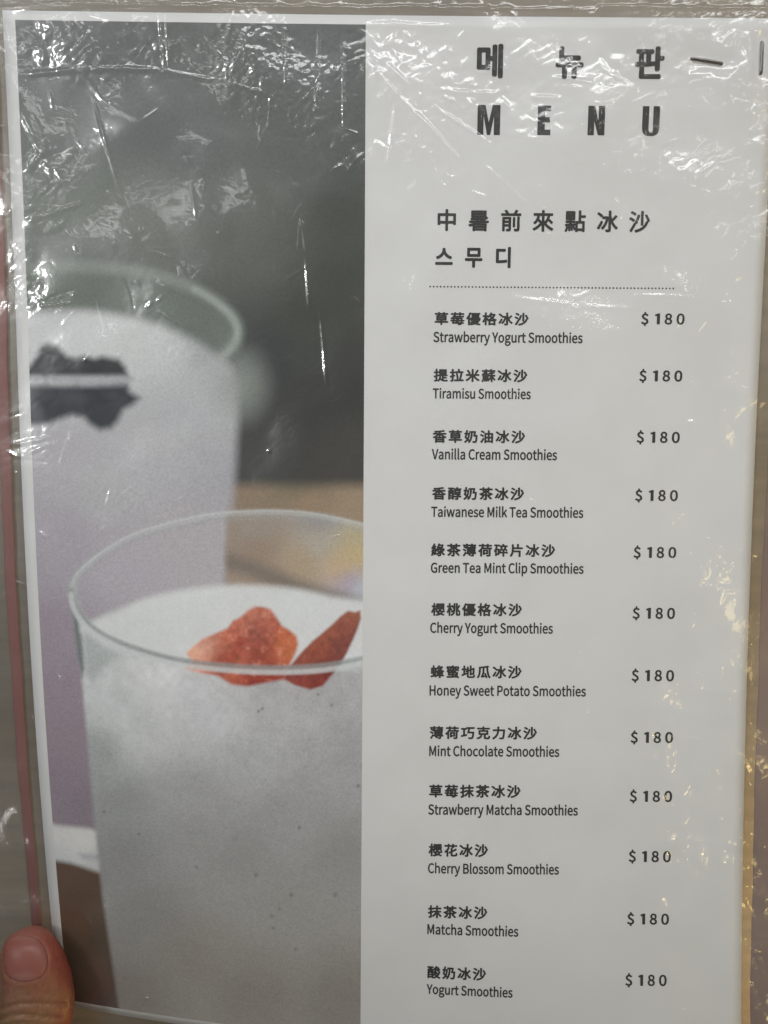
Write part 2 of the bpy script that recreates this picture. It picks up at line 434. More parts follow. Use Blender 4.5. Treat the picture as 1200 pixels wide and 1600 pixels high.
# strawberries
def z8(L): return [(100 + x / 2.5, 850 + y / 2.5) for x, y in L]
nz4 = fbm(shp, 22, 140, 4); nz5 = fbm(shp, 40, 150, 3)
straw = z8([(478, 425), (500, 405), (540, 372), (590, 350), (640, 328), (660, 300), (690, 285), (720, 258), (748, 244), (775, 246), (806, 254), (830, 285), (850, 318), (884, 338), (908, 360), (914, 392), (905, 425), (880, 475), (862, 528), (800, 540), (720, 556), (655, 549), (600, 515), (520, 500), (470, 484), (500, 460)])
berry = blend(U, V, [(300, 1020, (196, 150, 128)), (330, 1005, (186, 128, 106)), (355, 1000, (172, 104, 82)), (375, 985, (160, 86, 68)), (395, 985, (122, 70, 66)), (410, 975, (150, 86, 76)), (385, 968, (180, 118, 96)), (405, 952, (186, 122, 100)), (425, 965, (140, 78, 62)), (445, 985, (164, 92, 68)), (452, 1012, (172, 100, 66)), (400, 1015, (128, 64, 54)), (360, 1030, (166, 96, 72)),
    (400, 1060, (130, 56, 46)), (345, 1052, (158, 86, 66)), (430, 1058, (132, 58, 46))], 4)
crumb = fbm(shp, 9, 401, 3); lump = np.abs(fbm(shp, 14, 411, 2) - 0.5) * 2
fine = fbm(shp, 4.5, 433, 2)
berry = berry * np.array([1.06, 1.0, 0.98]) * (0.46 + 0.62 * crumb + 0.5 * fine - 0.2 * lump * smooth(0.25, 0.0, lump) + 0.1)[..., None]
fill(berry, straw, 4.0)
inb = smooth(0, -6, poly_sdf(U, V, straw))
over(lin((196, 142, 120)), 0.5 * inb * smooth(0.62, 0.78, crumb))
over(lin((190, 112, 70)), 0.35 * inb * smooth(30, 0, np.hypot(U - 452, (V - 1008) / 1.3)))
over(lin((206, 166, 148)), 0.45 * inb * smooth(34, 0, np.hypot((U - 318) / 1.2, (V - 1012) / 0.8)))
over(lin((192, 130, 108)), 0.4 * inb * smooth(24, 0, np.hypot((U - 408) / 1.3, (V - 958) / 0.7)))
over(lin((186, 124, 102)), 0.6 * smooth(0.58, 0.72, nz4) * smooth(2, -3, poly_sdf(U, V, straw)) * smooth(1045, 990, V))
over(lin((132, 48, 38)), 0.55 * smooth(0.55, 0.75, nz5) * smooth(2, -3, poly_sdf(U, V, straw)))
straw2 = z8([(862, 500), (890, 468), (930, 420), (970, 380), (1012, 345), (1050, 312), (1082, 280), (1110, 261), (1135, 266), (1157, 260), (1160, 290), (1148, 330), (1130, 372), (1108, 420), (1085, 462), (1050, 508), (1010, 555), (962, 569), (900, 551), (862, 530)])
b2 = blend(U, V, [(548, 962, (150, 92, 74)), (540, 985, (122, 68, 60)), (520, 985, (150, 84, 62)), (530, 1010, (117, 66, 61)), (498, 1010, (146, 76, 56)), (480, 1032, (140, 76, 60)), (470, 1055, (126, 58, 50)), (500, 1065, (124, 56, 48)), (515, 1050, (118, 54, 48))], 4) * (0.78 + 0.2 * nz4 + 0.24 * fbm(shp, 9, 421, 3) + 0.4 * (fine - 0.5))[..., None]
fill(b2, straw2, 3.2)
fill((178, 182, 182), z8([(1060, 500), (1090, 465), (1170, 470), (1170, 500), (1100, 500)]), 3, 0.6)
# rim of the front cup
back = spline([(112, 930), (114, 912), (126, 892), (160, 864), (210, 836), (280, 815), (350, 803), (430, 800), (500, 806), (580, 824)], 8)
stroke((172, 176, 174), back, 4.6, 3.5, 0.6)
stroke((200, 203, 202), [(x, y - 2) for x, y in back], 1.0, 1.6, 0.35)
stroke((150, 154, 154), [(x, y + 9) for x, y in back[18:]], 3, 4, 0.3)
stroke((168, 174, 171), [(113, 915), (115, 935), (126, 962), (146, 985)], 7, 5, 0.5)
front = spline([(111, 925), (117, 950), (140, 980), (180, 1004), (230, 1022), (290, 1036), (380, 1045), (460, 1046), (520, 1041), (590, 1027)], 8)
stroke((134, 140, 138), [(x, y - 3) for x, y in front], 4.2, 3.2, 0.75)
stroke((186, 190, 189), [(x, y + 4) for x, y in front], 4.0, 2.8, 0.8)
for (x, y, r) in [(410, 1107, 3), (404, 1111, 3), (497, 1085, 3), (518, 1102, 3), (217, 1303, 3), (400, 1367, 5), (455, 1398, 4), (425, 1431, 4), (427, 1450, 3), (462, 1482, 3), (468, 1293, 5), (524, 1398, 5), (307, 1355, 3), (437, 1420, 3), (163, 1268, 3), (560, 1228, 5)]:
    over(lin((88, 87, 86)), 0.7 * smooth(0.7 * r + 2.0, -0.5, np.hypot(U - x, V - y)))
# paper seen at (185..150) in the photograph is 0.67 white: turn seen tones into ink tones
lp = np.interp(V, [0, 290, 640, 1010, 1300, 1560, 1620], lin([186, 187, 196, 188, 176, 157, 152]))
veil = np.interp(V, [0, 250, 500, 1600], [0.024, 0.021, 0.021, 0.012])
alb = 0.67 * np.clip(img - veil[..., None], 0.002, 1) / lp[..., None]
alb *= np.array([1.0, 1.0, 1.045])
alb *= (1 + 0.05 * (value_noise(shp, 1.6, 901) - 0.5) + 0.05 * (fbm(shp, 5, 905, 2) - 0.5))[..., None]
set_color(print_o.data, np.clip(alb, 0.004, 0.86).reshape(-1, 3))

# ------------------------------------------------------------------ lettering
GLYPH = json.loads(r'''{"$":[194,[[[87,-43],[110,-43],[110,-4],[135,4],[154,19],[167,39],[171,64],[154,111],[116,137],[78,158],[61,190],[64,205],[72,217],[84,225],[101,228],[115,226],[127,222],[138,215],[148,206],[166,224],[154,235],[142,244],[127,250],[110,254],[110,293],[87,293],[87,253],[64,246],[46,232],[35,212],[30,188],[48,145],[85,121],[123,98],[140,62],[137,46],[129,33],[115,25],[96,22],[78,24],[63,30],[48,38],[35,48],[20,26],[34,15],[50,6],[68,-1],[87,-4]]]],"0":[194,[[[97,-5],[130,4],[156,29],[172,70],[177,129],[172,187],[156,229],[130,253],[97,261],[64,253],[39,229],[23,187],[18,129],[23,70],[39,29],[64,4]],[[97,21],[77,28],[62,47],[52,81],[48,129],[52,177],[62,211],[77,230],[97,236],[117,230],[133,211],[143,177],[146,129],[143,81],[133,47],[117,28]]]],"1":[194,[[[31,0],[172,0],[172,27],[120,27],[120,257],[96,257],[85,251],[72,246],[58,242],[42,238],[42,218],[88,218],[88,27],[31,27]]]],"8":[194,[[[98,-5],[131,1],[156,15],[172,36],[178,62],[175,85],[165,104],[151,118],[135,129],[135,131],[147,142],[158,156],[166,174],[169,193],[164,220],[150,242],[128,256],[99,261],[71,256],[49,243],[34,222],[28,195],[31,177],[39,161],[50,147],[63,136],[63,135],[46,123],[31,107],[20,88],[16,64],[22,36],[39,15],[65,1]],[[116,139],[94,149],[75,160],[62,175],[57,195],[60,212],[69,225],[82,234],[98,237],[117,233],[130,224],[139,209],[142,191],[140,177],[135,164],[127,151]],[[98,19],[77,23],[60,33],[49,48],[44,67],[47,84],[54,100],[66,113],[80,125],[106,114],[127,101],[142,85],[148,63],[144,45],[134,31],[119,22]]]],"B":[230,[[[35,0],[117,0],[156,5],[187,19],[207,42],[214,75],[210,99],[200,117],[183,129],[162,137],[162,138],[178,147],[190,159],[197,176],[200,194],[193,223],[175,242],[147,253],[111,257],[35,257]],[[68,148],[68,231],[107,231],[134,229],[153,222],[164,209],[168,190],[164,172],[153,159],[134,151],[106,148]],[[68,26],[68,123],[112,123],[142,120],[164,111],[178,97],[182,76],[178,54],[164,38],[142,29],[112,26]]]],"C":[223,[[[132,-5],[155,-2],[176,5],[195,17],[211,32],[193,53],[180,41],[166,32],[151,26],[133,24],[100,31],[75,52],[59,85],[54,129],[59,172],[76,205],[101,226],[134,233],[150,231],[164,226],[176,219],[187,209],[204,230],[192,242],[175,252],[156,259],[134,261],[89,252],[53,226],[29,184],[20,128],[29,72],[52,31],[88,4]]]],"G":[241,[[[136,-5],[161,-2],[182,4],[201,13],[215,25],[215,133],[131,133],[131,106],[186,106],[186,39],[177,33],[165,28],[153,25],[139,24],[103,31],[76,52],[59,85],[54,129],[60,172],[77,205],[104,226],[139,233],[157,231],[171,226],[184,218],[194,209],[212,230],[199,241],[183,251],[162,258],[138,261],[91,252],[54,226],[29,184],[20,128],[29,72],[53,31],[90,4]]]],"H":[255,[[[35,0],[68,0],[68,121],[187,121],[187,0],[220,0],[220,257],[187,257],[187,149],[68,149],[68,257],[35,257]]]],"M":[284,[[[35,0],[64,0],[64,142],[64,160],[63,180],[62,200],[60,218],[62,218],[82,159],[131,26],[153,26],[201,159],[222,218],[223,218],[222,200],[220,180],[219,160],[219,142],[219,0],[249,0],[249,257],[210,257],[161,119],[157,106],[152,93],[148,79],[143,66],[142,66],[137,79],[133,93],[128,106],[123,119],[74,257],[35,257]]]],"P":[222,[[[35,0],[68,0],[68,102],[110,102],[148,107],[178,121],[198,146],[204,181],[198,217],[178,240],[148,253],[109,257],[35,257]],[[68,129],[68,230],[104,230],[134,228],[155,220],[168,205],[172,181],[168,158],[156,141],[135,132],[106,129]]]],"S":[209,[[[106,-5],[143,1],[170,17],[188,40],[194,68],[190,93],[178,112],[162,126],[141,137],[104,153],[89,159],[75,168],[65,180],[62,196],[65,211],[75,223],[90,230],[110,233],[127,231],[142,226],[156,219],[168,209],[185,230],[170,242],[152,252],[132,259],[110,261],[77,256],[52,242],[35,221],[29,193],[34,169],[46,150],[63,137],[81,127],[118,111],[135,103],[148,94],[157,82],[161,65],[157,48],[146,35],[130,27],[107,24],[87,26],[68,33],[51,43],[36,56],[17,33],[35,18],[56,6],[80,-2]]]],"T":[210,[[[89,0],[121,0],[121,229],[199,229],[199,257],[11,257],[11,229],[89,229]]]],"V":[201,[[[82,0],[120,0],[201,257],[168,257],[127,118],[121,96],[115,75],[109,55],[102,33],[101,33],[94,55],[88,75],[82,96],[76,118],[34,257],[0,257]]]],"Y":[186,[[[77,0],[109,0],[109,99],[186,257],[153,257],[120,184],[114,170],[107,156],[101,142],[94,128],[92,128],[86,142],[80,156],[73,170],[67,184],[34,257],[0,257],[77,99]]]],"a":[197,[[[76,-5],[93,-2],[109,3],[125,12],[139,23],[140,23],[143,0],[169,0],[169,117],[165,149],[154,174],[133,189],[103,195],[81,193],[61,187],[43,179],[29,170],[41,148],[53,156],[67,162],[82,167],[98,168],[117,164],[129,154],[136,138],[137,120],[85,111],[49,97],[28,77],[21,49],[25,26],[36,10],[54,-1]],[[85,21],[72,23],[61,28],[54,38],[51,51],[56,68],[70,82],[97,92],[137,99],[137,46],[124,35],[111,28],[98,23]]]],"b":[216,[[[116,-5],[147,2],[173,22],[192,55],[199,98],[194,138],[179,169],[155,188],[123,195],[107,193],[92,187],[77,179],[63,168],[64,202],[64,279],[32,279],[32,0],[58,0],[61,20],[62,20],[75,9],[89,2],[102,-3]],[[111,22],[100,23],[89,27],[77,33],[64,42],[64,142],[78,153],[90,161],[103,166],[115,168],[138,163],[154,149],[163,127],[165,98],[161,66],[150,42],[132,28]]]],"c":[179,[[[107,-5],[124,-3],[140,2],[155,9],[169,19],[155,41],[145,34],[134,28],[123,24],[110,22],[86,27],[67,42],[55,65],[51,95],[56,125],[68,148],[87,163],[111,168],[122,167],[131,164],[140,158],[149,152],[165,173],[154,181],[142,188],[127,193],[110,195],[75,188],[46,169],[26,137],[18,95],[25,53],[44,22],[72,2]]]],"e":[194,[[[109,-5],[127,-3],[144,1],[158,7],[172,15],[160,36],[149,30],[138,25],[126,22],[113,21],[88,26],[68,39],[55,60],[50,88],[178,88],[179,106],[174,143],[160,171],[136,189],[103,195],[72,188],[44,168],[25,137],[18,95],[25,53],[45,22],[74,2]],[[49,110],[56,135],[68,154],[85,166],[104,169],[124,166],[139,154],[148,136],[151,110]]]],"g":[197,[[[96,-88],[136,-82],[166,-68],[186,-47],[193,-22],[188,-1],[176,13],[155,21],[126,23],[89,23],[73,25],[63,29],[57,36],[56,44],[57,51],[59,57],[63,62],[68,67],[75,64],[82,62],[89,61],[96,60],[123,65],[145,78],[160,99],[166,126],[164,138],[161,149],[156,158],[150,166],[189,166],[189,190],[123,190],[117,192],[111,194],[104,195],[96,195],[69,190],[46,177],[31,155],[25,127],[27,111],[33,97],[41,85],[50,76],[50,75],[42,68],[35,60],[31,50],[29,39],[30,29],[34,20],[39,13],[46,8],[46,6],[34,-3],[25,-13],[20,-25],[18,-37],[24,-58],[40,-74],[65,-84]],[[96,82],[80,85],[68,94],[59,108],[56,127],[59,146],[68,160],[80,169],[96,172],[112,169],[125,160],[133,146],[137,127],[133,108],[125,94],[112,85]],[[101,-65],[78,-63],[60,-56],[50,-46],[46,-32],[47,-24],[50,-16],[56,-8],[65,0],[72,-1],[78,-2],[84,-3],[90,-3],[123,-3],[139,-4],[151,-8],[159,-16],[161,-27],[157,-41],[145,-54],[126,-62]]]],"h":[213,[[[32,0],[64,0],[64,138],[78,151],[90,160],[103,165],[116,167],[133,164],[144,155],[150,139],[152,116],[152,0],[184,0],[184,120],[181,152],[170,176],[152,190],[126,195],[108,193],[91,186],[77,176],[63,163],[64,202],[64,279],[32,279]]]],"i":[96,[[[32,0],[64,0],[64,190],[32,190]],[[48,229],[57,231],[64,235],[68,242],[70,251],[68,259],[64,266],[57,270],[48,271],[40,270],[33,266],[29,259],[27,251],[29,242],[33,235],[40,231]]]],"k":[193,[[[32,0],[64,0],[64,50],[99,92],[155,0],[190,0],[118,113],[181,190],[146,190],[65,90],[64,90],[64,279],[32,279]]]],"l":[99,[[[66,-5],[72,-4],[77,-4],[81,-3],[84,-2],[80,23],[73,22],[70,23],[67,25],[65,29],[64,36],[64,279],[32,279],[32,38],[34,20],[40,7],[51,-2]]]],"m":[324,[[[32,0],[64,0],[64,138],[77,151],[89,160],[101,165],[112,167],[128,164],[139,155],[145,139],[147,116],[147,0],[179,0],[179,138],[192,151],[204,160],[216,165],[227,167],[243,164],[254,155],[260,139],[263,116],[263,0],[294,0],[294,120],[291,152],[280,176],[262,190],[237,195],[220,192],[204,185],[189,173],[174,159],[167,174],[156,185],[141,192],[121,195],[105,193],[90,186],[75,175],[62,162],[62,162],[58,190],[32,190]]]],"n":[214,[[[32,0],[64,0],[64,138],[78,151],[90,160],[103,165],[116,167],[133,164],[144,155],[150,139],[152,116],[152,0],[184,0],[184,120],[181,152],[170,176],[152,190],[126,195],[108,193],[91,186],[76,175],[62,162],[62,162],[58,190],[32,190]]]],"o":[212,[[[106,-5],[139,2],[167,22],[187,53],[194,95],[187,137],[167,169],[139,188],[106,195],[73,188],[45,169],[25,137],[18,95],[25,53],[45,22],[73,2]],[[106,22],[84,27],[66,42],[55,65],[51,95],[55,125],[66,148],[84,163],[106,168],[129,163],[146,148],[157,125],[161,95],[157,65],[146,42],[129,27]]]],"p":[217,[[[32,-80],[64,-80],[64,-16],[63,18],[76,8],[90,1],[103,-3],[116,-5],[147,2],[173,22],[192,55],[199,98],[194,138],[179,169],[155,188],[123,195],[107,193],[91,187],[76,178],[62,168],[62,168],[58,190],[32,190]],[[111,22],[100,23],[89,27],[77,33],[64,42],[64,142],[78,153],[91,161],[103,166],[115,168],[138,163],[154,149],[163,127],[165,98],[161,66],[150,42],[132,28]]]],"r":[136,[[[32,0],[64,0],[64,122],[75,143],[87,156],[100,164],[112,166],[117,166],[122,166],[126,165],[131,163],[137,191],[132,193],[127,194],[122,195],[116,195],[101,192],[86,184],[73,172],[62,155],[62,155],[58,190],[32,190]]]],"s":[164,[[[82,-5],[112,0],[133,12],[146,30],[151,52],[146,75],[132,90],[114,101],[93,110],[78,116],[65,122],[56,131],[52,143],[54,153],[61,162],[72,168],[88,170],[100,169],[111,165],[121,160],[131,153],[146,173],[134,182],[120,189],[104,193],[87,195],[59,191],[39,179],[26,162],[22,141],[27,120],[39,105],[57,94],[77,86],[93,80],[107,72],[117,63],[120,50],[118,38],[111,29],[99,23],[83,20],[67,22],[53,27],[39,34],[27,43],[11,22],[26,11],[43,3],[62,-3]]]],"t":[132,[[[92,-5],[101,-4],[110,-2],[119,0],[127,2],[121,27],[116,25],[110,23],[105,22],[99,21],[85,24],[76,31],[71,42],[70,58],[70,164],[121,164],[121,190],[70,190],[70,244],[43,244],[40,190],[9,188],[9,164],[38,164],[38,59],[41,33],[50,13],[66,0]]]],"u":[213,[[[88,-5],[106,-2],[122,5],[137,16],[151,30],[152,30],[154,0],[181,0],[181,190],[149,190],[149,55],[136,41],[124,31],[111,25],[97,23],[81,26],[70,35],[64,51],[62,74],[62,190],[29,190],[29,70],[33,38],[44,14],[62,0]]]],"w":[281,[[[62,0],[99,0],[126,102],[130,116],[133,129],[136,143],[139,157],[141,157],[144,143],[147,129],[151,116],[154,103],[181,0],[220,0],[272,190],[241,190],[213,80],[210,67],[207,53],[205,40],[202,27],[200,27],[187,80],[157,190],[126,190],[96,80],[93,67],[89,53],[86,40],[83,27],[82,27],[70,80],[42,190],[9,190]]]],"y":[182,[[[35,-82],[61,-77],[80,-63],[95,-42],[106,-16],[178,190],[147,190],[112,85],[97,31],[95,31],[90,44],[86,58],[81,72],[76,85],[38,190],[5,190],[81,0],[77,-15],[70,-31],[60,-44],[49,-53],[34,-56],[30,-55],[26,-55],[22,-54],[19,-53],[13,-78],[18,-80],[23,-81],[29,-82]]]]}''')
GLYPH['1'] = [194, [[[70, 0], [106, 0], [106, 257], [84, 257], [36, 232], [43, 206], [70, 217]]]]
TXT_H = 0.055

def outline_mesh(polys, offset=0.0):
    c = bpy.data.curves.new('outline', 'CURVE'); c.dimensions = '2D'; c.fill_mode = 'BOTH'; c.offset = offset
    for P in polys:
        s = c.splines.new('POLY'); s.points.add(len(P) - 1)
        for q, p in zip(s.points, P): q.co = (p[0], p[1], 0, 1)
        s.use_cyclic_u = True
    return curve_mesh(c)

def curve_mesh(c):
    o = bpy.data.objects.new('outline', c); COL.objects.link(o)
    dg = bpy.context.evaluated_depsgraph_get()
    me = bpy.data.meshes.new_from_object(o.evaluated_get(dg))
    bpy.data.objects.remove(o); bpy.data.curves.remove(c)
    return me

def latin(s, track=0.0):
    x = 0; polys = []
    for ch in s:
        if ch == ' ':
            x += 74 + track; continue
        adv, G = GLYPH[ch]
        polys += [[((px + x) / 1000, py / 1000) for px, py in P] for P in G]
        x += adv + track
    return polys

def embolden(me, d):
    """bold letters: the same outline laid down several times a hair apart, like a heavier pen"""
    if d <= 0: return me
    n = len(me.vertices); co = np.empty(n * 3, np.float32); me.vertices.foreach_get('co', co); co = co.reshape(-1, 3)
    base = [tuple(p.vertices) for p in me.polygons]
    V = []; F = []
    ring = [(0.0, 0.0)] + [(d * math.cos(a), d * math.sin(a)) for a in np.linspace(0, 2 * math.pi, 8, endpoint=False)]
    for k, (dx, dy) in enumerate(ring):
        q = co.copy(); q[:, 0] += dx; q[:, 1] += dy; q[:, 2] = 0.003 * k
        V += q.tolist(); F += [tuple(i + n * k for i in f) for f in base]
    out = bpy.data.meshes.new('letters'); out.from_pydata(V, [], F); out.update()
    bpy.data.meshes.remove(me)
    return out

def glyph_mesh(ch):
    c = bpy.data.curves.new('text', 'FONT'); c.body = ch; c.size = 1.0; c.resolution_u = 4
    return curve_mesh(c)

def points_of(me):
    co = np.empty(len(me.vertices) * 3, np.float32); me.vertices.foreach_get('co', co)
    return co.reshape(-1, 3), [tuple(p.vertices) for p in me.polygons]

def glyph_parts(ch):
    """points and faces of one letter; the berry character is set from its two halves, which fill cleanly"""
    if ch != '莓':
        return points_of(glyph_mesh(ch))
    g, gf = points_of(glyph_mesh('草')); m, mf = points_of(glyph_mesh('每'))
    lo, hi = g[:, 1].min(), g[:, 1].max()
    top = [f for f in gf if min(g[i, 1] for i in f) > lo + 0.70 * (hi - lo)]
    m = m.copy(); a, b = m[:, 1].min(), m[:, 1].max()
    m[:, 1] = lo + (m[:, 1] - a) / (b - a) * (hi - lo) * 0.79
    return np.concatenate([g, m]), top + [tuple(i + len(g) for i in f) for f in mf]

def used_only(V, F):
    keep = sorted({i for f in F for i in f}); ix = {k: i for i, k in enumerate(keep)}
    return [tuple(V[k]) for k in keep], [tuple(ix[i] for i in f) for f in F]

def font_mesh(s, weight, spacing=1.0):
    V = []; F = []
    for n, ch in enumerate(s):
        v, f = glyph_parts(ch)
        v = v.copy(); v[:, 0] += n * spacing
        F += [tuple(i + len(V) for i in q) for q in f]; V += [tuple(p) for p in v]
    V, F = used_only(V, F)
    me = bpy.data.meshes.new('letters'); me.from_pydata(V, [], F); me.update()
    return embolden(me, weight)

def lay(me, name, box, bounds=None, label=None):
    """lay flat letters on the bent sheet, filling a box given in page millimetres"""
    n = len(me.vertices); co = np.empty(n * 3, np.float32); me.vertices.foreach_get('co', co); co = co.reshape(-1, 3)
    if bounds is None: bounds = (co[:, 0].min(), co[:, 0].max(), co[:, 1].min(), co[:, 1].max())
    x0, x1, y0, y1 = box; a, b, c, d = bounds
    X = x0 + (co[:, 0] - a) / (b - a) * (x1 - x0)
    Y = y1 - (co[:, 1] - c) / (d - c) * (y1 - y0)
    me.vertices.foreach_set('co', surf(X, Y, TXT_H + co[:, 2]).astype(np.float32).ravel()); me.update()
    o = link(name, me, INK, sheet)
    if label: o['label'] = label
    return o

def mm_box(x0, x1, y0, y1):
    ym = (y0 + y1) / 2; xm = (x0 + x1) / 2
    a = page_at(x0, ym); b = page_at(x1, ym); c = page_at(xm, y0); d = page_at(xm, y1)
    return a[0], b[0], c[1], d[1]

ROWS = [
    ('草莓優格冰沙', 'Strawberry Yogurt Smoothies', (679, 826, 488, 508.5), (677.5, 910, 519.5, 535), (1002.5, 1069, 490, 506.5)),
    ('提拉米蘇冰沙', 'Tiramisu Smoothies', (677.5, 824, 576.5, 597), (676.5, 829, 607.5, 622.8), (999.5, 1065.5, 579, 595.5)),
    ('香草奶油冰沙', 'Vanilla Cream Smoothies', (676, 820.5, 672, 692.5), (675, 870, 702.3, 718), (995.5, 1061.5, 674.8, 691.5)),
    ('香醇奶茶冰沙', 'Taiwanese Milk Tea Smoothies', (675, 819, 761, 781.5), (674, 911, 792.5, 808), (993, 1058.5, 765.8, 782.3)),
    ('綠茶薄荷碎片冰沙', 'Green Tea Mint Clip Smoothies', (673.5, 867.5, 849.5, 870), (673.5, 911.5, 880, 895.3), (990.5, 1056, 854.8, 871.3)),
    ('櫻桃優格冰沙', 'Cherry Yogurt Smoothies', (673.5, 815.5, 942.3, 962.8), (672.5, 863.5, 973.5, 989), (989, 1054, 949.8, 966.3)),
    ('蜂蜜地瓜冰沙', 'Honey Sweet Potato Smoothies', (672.5, 815, 1039.5, 1060), (671.5, 915, 1071.5, 1087), (987.5, 1052.5, 1047, 1063.8)),
    ('薄荷巧克力冰沙', 'Mint Chocolate Smoothies', (671.5, 839, 1134.8, 1155.3), (671, 873.5, 1166, 1181.5), (986, 1051, 1143.8, 1160.3)),
    ('草莓抹茶冰沙', 'Strawberry Matcha Smoothies', (670.5, 813.5, 1226, 1246.5), (669.5, 902.5, 1257.5, 1273), (984.5, 1049.5, 1235.8, 1252.3)),
    ('櫻花冰沙', 'Cherry Blossom Smoothies', (669.5, 762.5, 1318.3, 1338.8), (669, 873, 1350, 1365.3), (983, 1047.5, 1329.8, 1346.3)),
    ('抹茶冰沙', 'Matcha Smoothies', (668.5, 761.5, 1415.3, 1435.5), (668, 809.5, 1446, 1461.3), (980.5, 1044.5, 1427.5, 1444)),
    ('酸奶冰沙', 'Yogurt Smoothies', (667.5, 759.5, 1510.5, 1530.8), (667, 800.5, 1540.8, 1555.5), (977.5, 1041, 1523, 1539.8)),
]
FR = {'$': (0.0, 0.153), '1': (0.32, 0.42), '8': (0.55, 0.71), '0': (0.83, 1.0)}
for cjk, eng, bc, be, bp in ROWS:
    lay(font_mesh(cjk, 0.035, 1.12), 'item_name', mm_box(*bc), None, 'Chinese item name ' + cjk)
    P = latin(eng, 1.0)
    xs = [p[0] for q in P for p in q]
    lay(embolden(outline_mesh(P), 0.0085), 'item_translation', mm_box(*be), (min(xs), max(xs), 0.0, 0.2625), 'English line reading ' + eng)
    polys = []
    for ch in '$180':
        G = GLYPH[ch][1]
        gx = [p[0] for q in G for p in q]; a, b = min(gx), max(gx); f0, f1 = FR[ch]
        polys += [[((f0 + (px - a) / (b - a) * (f1 - f0)) * 1.05, py / 1000) for px, py in q] for q in G]
    lay(embolden(outline_mesh(polys), 0.0105), 'price', mm_box(*bp), (0, 1.05, -0.003, 0.264), 'price $ 180 on the row of ' + eng)

lay(font_mesh('中暑前來點冰沙', 0.026, 1.5), 'heading', mm_box(683.7, 1015.6, 328, 362.6), None, 'heading 中暑前來點冰沙')
lay(font_mesh('스무디', 0.034, 1.5), 'heading', mm_box(680, 798, 385.5, 418.5), None, 'heading 스무디')
def join(meshes):
    bm = bmesh.new()
    for m in meshes: bm.from_mesh(m)
    me = bpy.data.meshes.new('letters'); bm.to_mesh(me); bm.free(); return me
def boxed(parts):
    """several glyphs, each fitted to its own box (page millimetres), as one line of lettering"""
    out = []
    for me, bx in parts:
        n = len(me.vertices); co = np.empty(n * 3, np.float32); me.vertices.foreach_get('co', co); co = co.reshape(-1, 3)
        lo = co.min(0); hi = co.max(0); t = (co - lo) / np.maximum(hi - lo, 1e-6)
        co[:, 0] = bx[0] + t[:, 0] * (bx[1] - bx[0]); co[:, 1] = bx[3] - t[:, 1] * (bx[3] - bx[2])
        me.vertices.foreach_set('co', surf(co[:, 0], co[:, 1], TXT_H + co[:, 2]).astype(np.float32).ravel()); me.update(); out.append(me)
    return join(out)
t = link('title', boxed([(font_mesh('메', 0.038), mm_box(745, 786, 68.5, 122.5)), (font_mesh('뉴', 0.042), mm_box(868, 912, 72.5, 123.5)), (font_mesh('판', 0.038), mm_box(992, 1038, 72.5, 123.5))]), INK, sheet)
t['label'] = 'Korean title 메뉴판'
Mg = [(0, 0), (0, 1), (.34, 1), (.5, .42), (.66, 1), (1, 1), (1, 0), (.73, 0), (.73, .64), (.57, 0), (.43, 0), (.27, .64), (.27, 0)]
Eg = [(0, 0), (0, 1), (1, 1), (1, .81), (.56, .81), (.56, .61), (.94, .61), (.94, .43), (.56, .43), (.56, .19), (1, .19), (1, 0)]
Ng = [(0, 0), (0, 1), (.40, 1), (.62, .50), (.62, 1), (1, 1), (1, 0), (.62, 0), (.38, .48), (.38, 0)]
Ug = [(0, 1), (.38, 1), (.38, .20), (.42, .155), (.5, .14), (.58, .155), (.62, .20), (.62, 1), (1, 1), (1, .26), (.97, .15), (.87, .06), (.7, .01), (.5, 0), (.3, .01), (.13, .06), (.03, .15), (0, .26)]
t = link('title', boxed([(outline_mesh([Mg]), mm_box(746, 781.5, 164, 211)), (outline_mesh([Eg]), mm_box(840, 860.5, 165, 211.3)), (outline_mesh([Ng]), mm_box(918.5, 945, 165.5, 211.5)), (outline_mesh([Ug]), mm_box(1003.5, 1030.5, 166, 213))]), INK, sheet)
t['label'] = 'title MENU in heavy condensed capitals'
xa, xb_, ya, yb = mm_box(672, 1052, 447.9, 450.9)
dots = []
for i in range(70):
    cx_ = xa + (xb_ - xa) * i / 69; r = (yb - ya) / 2 * 0.92
    dots.append([(cx_ + r * math.cos(a), (ya + yb) / 2 + r * math.sin(a)) for a in np.linspace(0, 2 * math.pi, 10, endpoint=False)])
me = outline_mesh(dots)
n = len(me.vertices); co = np.empty(n * 3, np.float32); me.vertices.foreach_get('co', co); co = co.reshape(-1, 3)
me.vertices.foreach_set('co', surf(co[:, 0], co[:, 1], TXT_H).astype(np.float32).ravel()); me.update()
link('dotted_rule', me, INK, sheet)

# ------------------------------------------------------------------ the sleeve: front film with real creases
FX0, FX1, FY0, FY1, FS = -24.0, 229.0, -11.0, 313.0, 0.30
fnx = int((FX1 - FX0) / FS) + 1; fny = int((FY1 - FY0) / FS) + 1
GX, GY = np.meshgrid(FX0 + FS * np.arange(fnx), FY0 + FS * np.arange(fny))
FU, FV = project(GX, GY, -zf(GX, GY))
fs = GX.shape

